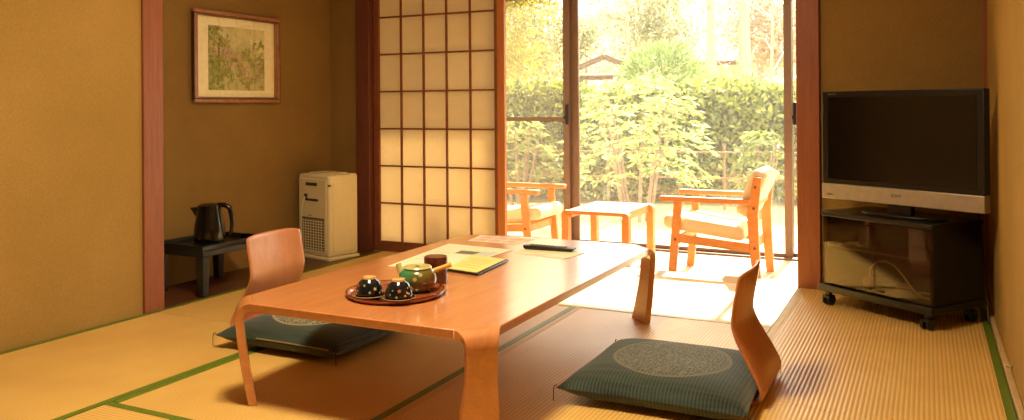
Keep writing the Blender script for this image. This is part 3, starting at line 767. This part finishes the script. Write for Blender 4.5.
# ------------------------------------------------------------------ garden
GZ = -.35
struct('ground', MB().box(-60, 60, 6.31, 70, GZ-.1, GZ), M['ground'])
def leaf_mesh(name, cen, length, width, m, parent, out=None, flat=.5):
    """diamond leaves: cen (n,3); out (n,3) preferred leaf direction"""
    n = len(cen); d = nr.normal(size=(n, 3))
    if out is not None: d = d*flat+out
    d /= np.linalg.norm(d, axis=1)[:, None]
    s = np.cross(d, nr.normal(size=(n, 3))); s /= np.linalg.norm(s, axis=1)[:, None]
    Ls = (length*nr.uniform(.7, 1.3, n))[:, None]; Ws = Ls*width/length
    nn = np.cross(d, s)
    v = np.stack([cen, cen+d*Ls*.45+s*Ws*.5+nn*Ls*.08, cen+d*Ls, cen+d*Ls*.45-s*Ws*.5+nn*Ls*.08], 1).reshape(-1, 3)
    me = bpy.data.meshes.new(name); me.vertices.add(4*n); me.vertices.foreach_set('co', v.ravel())
    me.loops.add(4*n); me.loops.foreach_set('vertex_index', np.arange(4*n)); me.polygons.add(n)
    me.polygons.foreach_set('loop_start', np.arange(n)*4); me.polygons.foreach_set('loop_total', np.full(n, 4)); me.update(calc_edges=True)
    return link(name, me, m, parent)

t = thing('hedge', 'long clipped leafy green hedge across the garden behind the bushes', 'hedge', (-3.7, 11.6, GZ), math.radians(14))
n = 26000; x = nr.uniform(-6, 6, n); bumps = .05*np.sin(x*2.1)+.04*np.sin(x*5.3+1)
zz = 1.66*nr.uniform(0.06, 1, n)**.95
yy = -.6+.25*nr.random(n)**2*4*.5+.08*np.sin(x*3+zz*4)
topm = nr.random(n) < .22
zz = np.where(topm, 1.6+bumps+.08*nr.random(n), np.minimum(zz, 1.64+bumps)); yy = np.where(topm, nr.uniform(-.6, .6, n), yy)
leaf_mesh('foliage', np.stack([x, yy, zz], 1), .105, .048, M['hedge'], t, np.array([[0, -.4, .2]]), 1)
hs = MB()
for k in range(34):
    xx = -6+.36*k+rnd.uniform(-.1, .1); y0 = rnd.uniform(-.35, .1)
    hs.tube([(xx, y0, 0), (xx+rnd.uniform(-.06, .06), y0, .5), (xx+rnd.uniform(-.15, .15), y0-.05, 1.1), (xx+rnd.uniform(-.25, .25), y0, 1.5)], [.035, .03, .022, .01], 6)
hs.build('stems', M['bark'], t)
MB().box(-6, 6, -.1, .45, .05, 1.55).build('shaded_core', plain('hedge_shade', '#2a3410', 1, .4, 9), t)  # dark solid block paints the shade deep inside the hedge
t = thing('bamboo_fence', 'low weathered fence of horizontal poles in front of the hedge', 'fence', (-3.7, 10.5, GZ), math.radians(14))
for z in (.42, .75): MB().tube([(-5, 0, z), (-2, .01, z+.01), (1, 0, z), (5, 0, z-.01)], .014, 8).build('rail', M['pole'], t, smooth=True)
for k in range(7): MB().tube([(-4.6+1.5*k, .04, 0), (-4.6+1.5*k, .04, .85)], .02, 8).build('post', M['pole'], t, smooth=True)

def whorl_bush(loc, h, r, nw, label, m, leaf=.105):
    t = thing('broadleaf_bush', label, 'bush', loc)
    st = MB(); cen = []; outs = []
    stems = [(rnd.uniform(-.5, .5)*r, rnd.uniform(-.3, .3)*r) for _ in range(7)]
    for sx, sy in stems:
        st.tube([(sx*.35, sy*.35, 0), (sx*.6, sy*.6, h*.35), (sx*1.0, sy, h*.7), (sx*1.3, sy*1.2, h*.9)], [.025, .022, .015, .007], 7)
    for _ in range(nw):
        q = rnd.uniform(0, 2*PI); z = rnd.uniform(.28, 1); R = r*math.sqrt(max(0.03, 1-(z*1.0-.45)**2/.36))*rnd.uniform(.65, 1)
        c = np.array([R*math.cos(q), R*math.sin(q)*.7, h*z]); up = np.array([math.cos(q)*.4, math.sin(q)*.4, 1.]); up /= np.linalg.norm(up)
        a = np.cross(up, [1, .3, 0]); a /= np.linalg.norm(a); b = np.cross(up, a)
        for k in range(9):
            g = 2*PI*k/9+rnd.random()*.3; cen.append(c); outs.append(a*math.cos(g)+b*math.sin(g)+up*rnd.uniform(-.45, .35))
    st.build('stems', M['bark'], t, smooth=True)
    leaf_mesh('foliage', np.array(cen), leaf, leaf*.3, m, t, np.array(outs), .12)
whorl_bush((-3.05, 9.4, GZ), 1.66, .9, 260, 'pale bush with whorls of long leaves in front of the hedge middle', M['whorl'])
whorl_bush((-4.66, 9.6, GZ), 1.2, .55, 90, 'smaller pale bush left of the tall whorl-leaved bush, behind the window stile', M['whorl'])
whorl_bush((-5.9, 9.3, GZ), 1.1, .6, 90, 'low broadleaf bush behind the left armchair at the hedge foot', M['shrub'])
whorl_bush((-1.75, 10.2, GZ), 1.05, .4, 60, 'low darker broadleaf bush behind the right armchair', M['shrub'], .1)

t = thing('round_shrub', 'rounded green shrub rising above the hedge beside the gate roof', 'shrub', (-4.75, 16.3, GZ))
n = 5200; d = nr.normal(size=(n, 3)); d /= np.linalg.norm(d, axis=1)[:, None]
c = d*np.array([[.86, .8, .95]])*nr.uniform(.75, 1.05, n)[:, None]+np.array([[0, 0, 1.62]])
leaf_mesh('foliage', c, .16, .03, M['round'], t, d, .5)
MB().tube([(0, 0, 0), (.02, 0, .6), (0, .02, 1.3)], [.09, .07, .03], 8).build('trunk', M['bark'], t, smooth=True)

def tree(loc, h, tr, crown, label, m, bark, nl=3500, leaf=.22, lean=0, bare=False, name='garden_tree'):
    t = thing(name, label, 'tree', loc, 0, None)
    tk = MB().tube([(lean*(k/6)**1.5+.04*math.sin(k*1.7)*h*.1, .03*math.sin(k*2.1)*h*.1, h*k/6) for k in range(7)], [tr*(1-.75*k/6) for k in range(7)], 9)
    tips = []
    for k in range(10):
        z = h*rnd.uniform(.35, .95); q = rnd.uniform(0, 2*PI); L = crown[0]*rnd.uniform(.6, 1.1)
        x0 = lean*(z/h)**1.5
        p = [(x0, 0, z), (x0+L*.35*math.cos(q), L*.35*math.sin(q), z+L*.22), (x0+L*.7*math.cos(q+.2), L*.7*math.sin(q+.2), z+L*.3), (x0+L*math.cos(q+.3), L*math.sin(q+.3), z+L*(.12 if bare else .4))]
        tk.tube(p, [tr*.35, tr*.25, tr*.14, tr*.05], 6); tips += p[1:]
        for j in range(3):
            g = rnd.uniform(0, 2*PI); b = Vector(p[2]); e = b+Vector((math.cos(g), math.sin(g), rnd.uniform(-.2, .5)))*L*.4
            tk.tube([b, (b+e)/2+Vector((0, 0, .06*L)), e], [tr*.12, tr*.08, tr*.03], 5); tips.append(tuple(e))
    tk.build('trunk', bark, t, smooth=True)
    if nl:
        tips = np.array([tuple(q) for q in tips]); idx = nr.integers(0, len(tips), nl)
        c = tips[idx]+nr.normal(size=(nl, 3))*np.array([crown])*.24
        leaf_mesh('foliage', c, leaf, leaf*.45, m, t)
    return t
tree((-9.3, 17.6, GZ), 4.2, .13, (1.35, 1.3, 1.4), 'yellow-green tree filling the upper left of the window', M['yellow_tree'], M['bark'], 6000, .13)
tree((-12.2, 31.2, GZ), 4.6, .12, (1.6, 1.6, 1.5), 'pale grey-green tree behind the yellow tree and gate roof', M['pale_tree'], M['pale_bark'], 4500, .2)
tree((-4.35, 19.0, GZ), 6.4, .16, (.42, .4, 1.0), 'slender pale trunk rising behind the round shrub', M['pink_tree'], M['pale_bark'], 200, .14, -.05)
tree((-3.75, 19.6, GZ), 6.6, .19, (.42, .4, 1.0), 'thicker pale trunk at the right, beside the slender one', M['pink_tree'], M['pale_bark'], 200, .14, .05)
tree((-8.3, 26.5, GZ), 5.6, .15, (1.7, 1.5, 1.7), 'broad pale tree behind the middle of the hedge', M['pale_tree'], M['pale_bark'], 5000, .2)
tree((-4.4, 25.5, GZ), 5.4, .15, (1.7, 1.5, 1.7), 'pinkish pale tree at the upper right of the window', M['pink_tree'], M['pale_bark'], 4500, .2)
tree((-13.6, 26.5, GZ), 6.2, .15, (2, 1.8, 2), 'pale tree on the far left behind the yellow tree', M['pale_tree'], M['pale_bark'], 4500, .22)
tree((-2.6, 16.2, GZ), 3.9, .05, (1.9, 1.2, 1.0), 'thin bare-branched tree at the right above the hedge', None, M['pale_bark'], 0, bare=True)
tree((-6.1, 18.2, GZ), 3.9, .05, (1.2, 1.0, 1.0), 'thin bare-branched tree above the gate roof', None, M['pale_bark'], 0, bare=True)

# small roofed garden gate and a house roof behind the hedge
t = thing('garden_gate', 'small gate with brown gabled roof showing above the hedge', 'gate', (-7.55, 20.6, GZ), math.radians(20))
for sx in (-1, 1):
    MB().box(sx*.6-.06, sx*.6+.06, -.06, .06, 0, 2.15).build('post', M['roof'], t)
    MB().add([(0, -.5, 2.62), (sx*1.05, -.5, 2.16), (sx*1.05, .9, 2.16), (0, .9, 2.62), (0, -.5, 2.68), (sx*1.08, -.5, 2.22), (sx*1.08, .9, 2.22), (0, .9, 2.68)], [(0,1,2,3),(4,5,6,7),(0,1,5,4),(1,2,6,5),(2,3,7,6),(3,0,4,7)]).build('roof_slope', M['roof_pale'], t)
    MB().bar((0, -.52, 2.62), (sx*1.0, -.52, 2.2), .04, .14, (0, 0, 1)).build('barge_board', M['roof'], t)
MB().box(-.7, .7, -.05, .05, 2.05, 2.17).build('lintel', M['roof'], t)
MB().prism([(-.75, -.3), (.75, -.3), (.75, .5), (-.75, .5)], 2.17, 2.22).build('ceiling_board', M['house'], t)
t = thing('neighbour_house', 'pale house with low brown-edged roof far behind the tree trunks', 'house', (-6.6, 30, GZ), math.radians(10))
MB().box(-2.2, 2.2, 0, 3, 0, 2.9).build('wall', M['house'], t)
for s_, (ya, yb) in enumerate(((-.5, 1.5), (3.5, 1.5))):
    MB().add([(-2.6, ya, 2.85), (2.6, ya, 2.85), (2.6, yb, 3.5), (-2.6, yb, 3.5), (-2.6, ya, 2.95), (2.6, ya, 2.95), (2.6, yb, 3.6), (-2.6, yb, 3.6)], [(0,1,2,3),(4,5,6,7),(0,1,5,4),(1,2,6,5),(2,3,7,6),(3,0,4,7)]).build('roof_slope', M['roof_pale'], t)
MB().box(-2.6, 2.6, -.55, -.48, 2.78, 2.93).build('eave_board', M['roof'], t)
# wooded hillside
P = [[(-50+100*i/40, 33+30*j/16, GZ+(j/16)**.8*10*(.8+.25*math.sin(i*.6)+.12*math.sin(i*1.7+j))+.5*math.sin(i*2.3+j*1.9)) for j in range(17)] for i in range(41)]
struct('hillside', MB().grid(P), M['hill'], smooth=True, sub=1)

# ------------------------------------------------------------------ light
w = bpy.data.worlds.new('sky'); bpy.context.scene.world = w; w.use_nodes = True
bg = w.node_tree.nodes['Background']; bg.inputs[0].default_value = (1, .96, .87, 1); bg.inputs[1].default_value = 7.0
def light(name, kind, loc, rot, energy, col, **k):
    l = bpy.data.lights.new(name, kind); l.energy = energy; l.color = col
    for a, v in k.items(): setattr(l, a, v)
    o = bpy.data.objects.new(name, l); C.objects.link(o); o.location = loc; o.rotation_euler = rot; return o
light('sun', 'SUN', (0, 20, 20), (math.radians(-51), 0, 0), 30, (1, .93, .8), angle=math.radians(1.2))
light('ceiling_lamp_light', 'AREA', (-1.5, 2.0, 2.36), (0, 0, 0), 80, (1, .8, .5), shape='DISK', size=.5)

# ------------------------------------------------------------------ camera
cam = bpy.data.cameras.new('camera'); co = bpy.data.objects.new('camera', cam); C.objects.link(co)
yaw, pitch, roll = math.radians(26.442), math.radians(-.0893), math.radians(-.4114)
c_, s_ = math.cos(yaw), math.sin(yaw)
F = Vector((-s_, c_, 0)); Rr = Vector((c_, s_, 0)); U = Vector((0, 0, 1))
F2 = F*math.cos(pitch)-U*math.sin(pitch); U2 = U*math.cos(pitch)+F*math.sin(pitch)
R3 = Rr*math.cos(roll)+U2*math.sin(roll); U3 = U2*math.cos(roll)-Rr*math.sin(roll)
co.matrix_world = Matrix(((R3.x, U3.x, -F2.x, 0), (R3.y, U3.y, -F2.y, 0), (R3.z, U3.z, -F2.z, 1.0), (0, 0, 0, 1)))
cam.sensor_width = 36; cam.lens = 834.5/1024*36; cam.shift_y = -(210-106)/1024; cam.clip_start = .02; cam.clip_end = 300
bpy.context.scene.camera = co
vs = bpy.context.scene.view_settings; vs.view_transform = 'Standard'; vs.look = 'None'; vs.exposure = 0; vs.gamma = 1
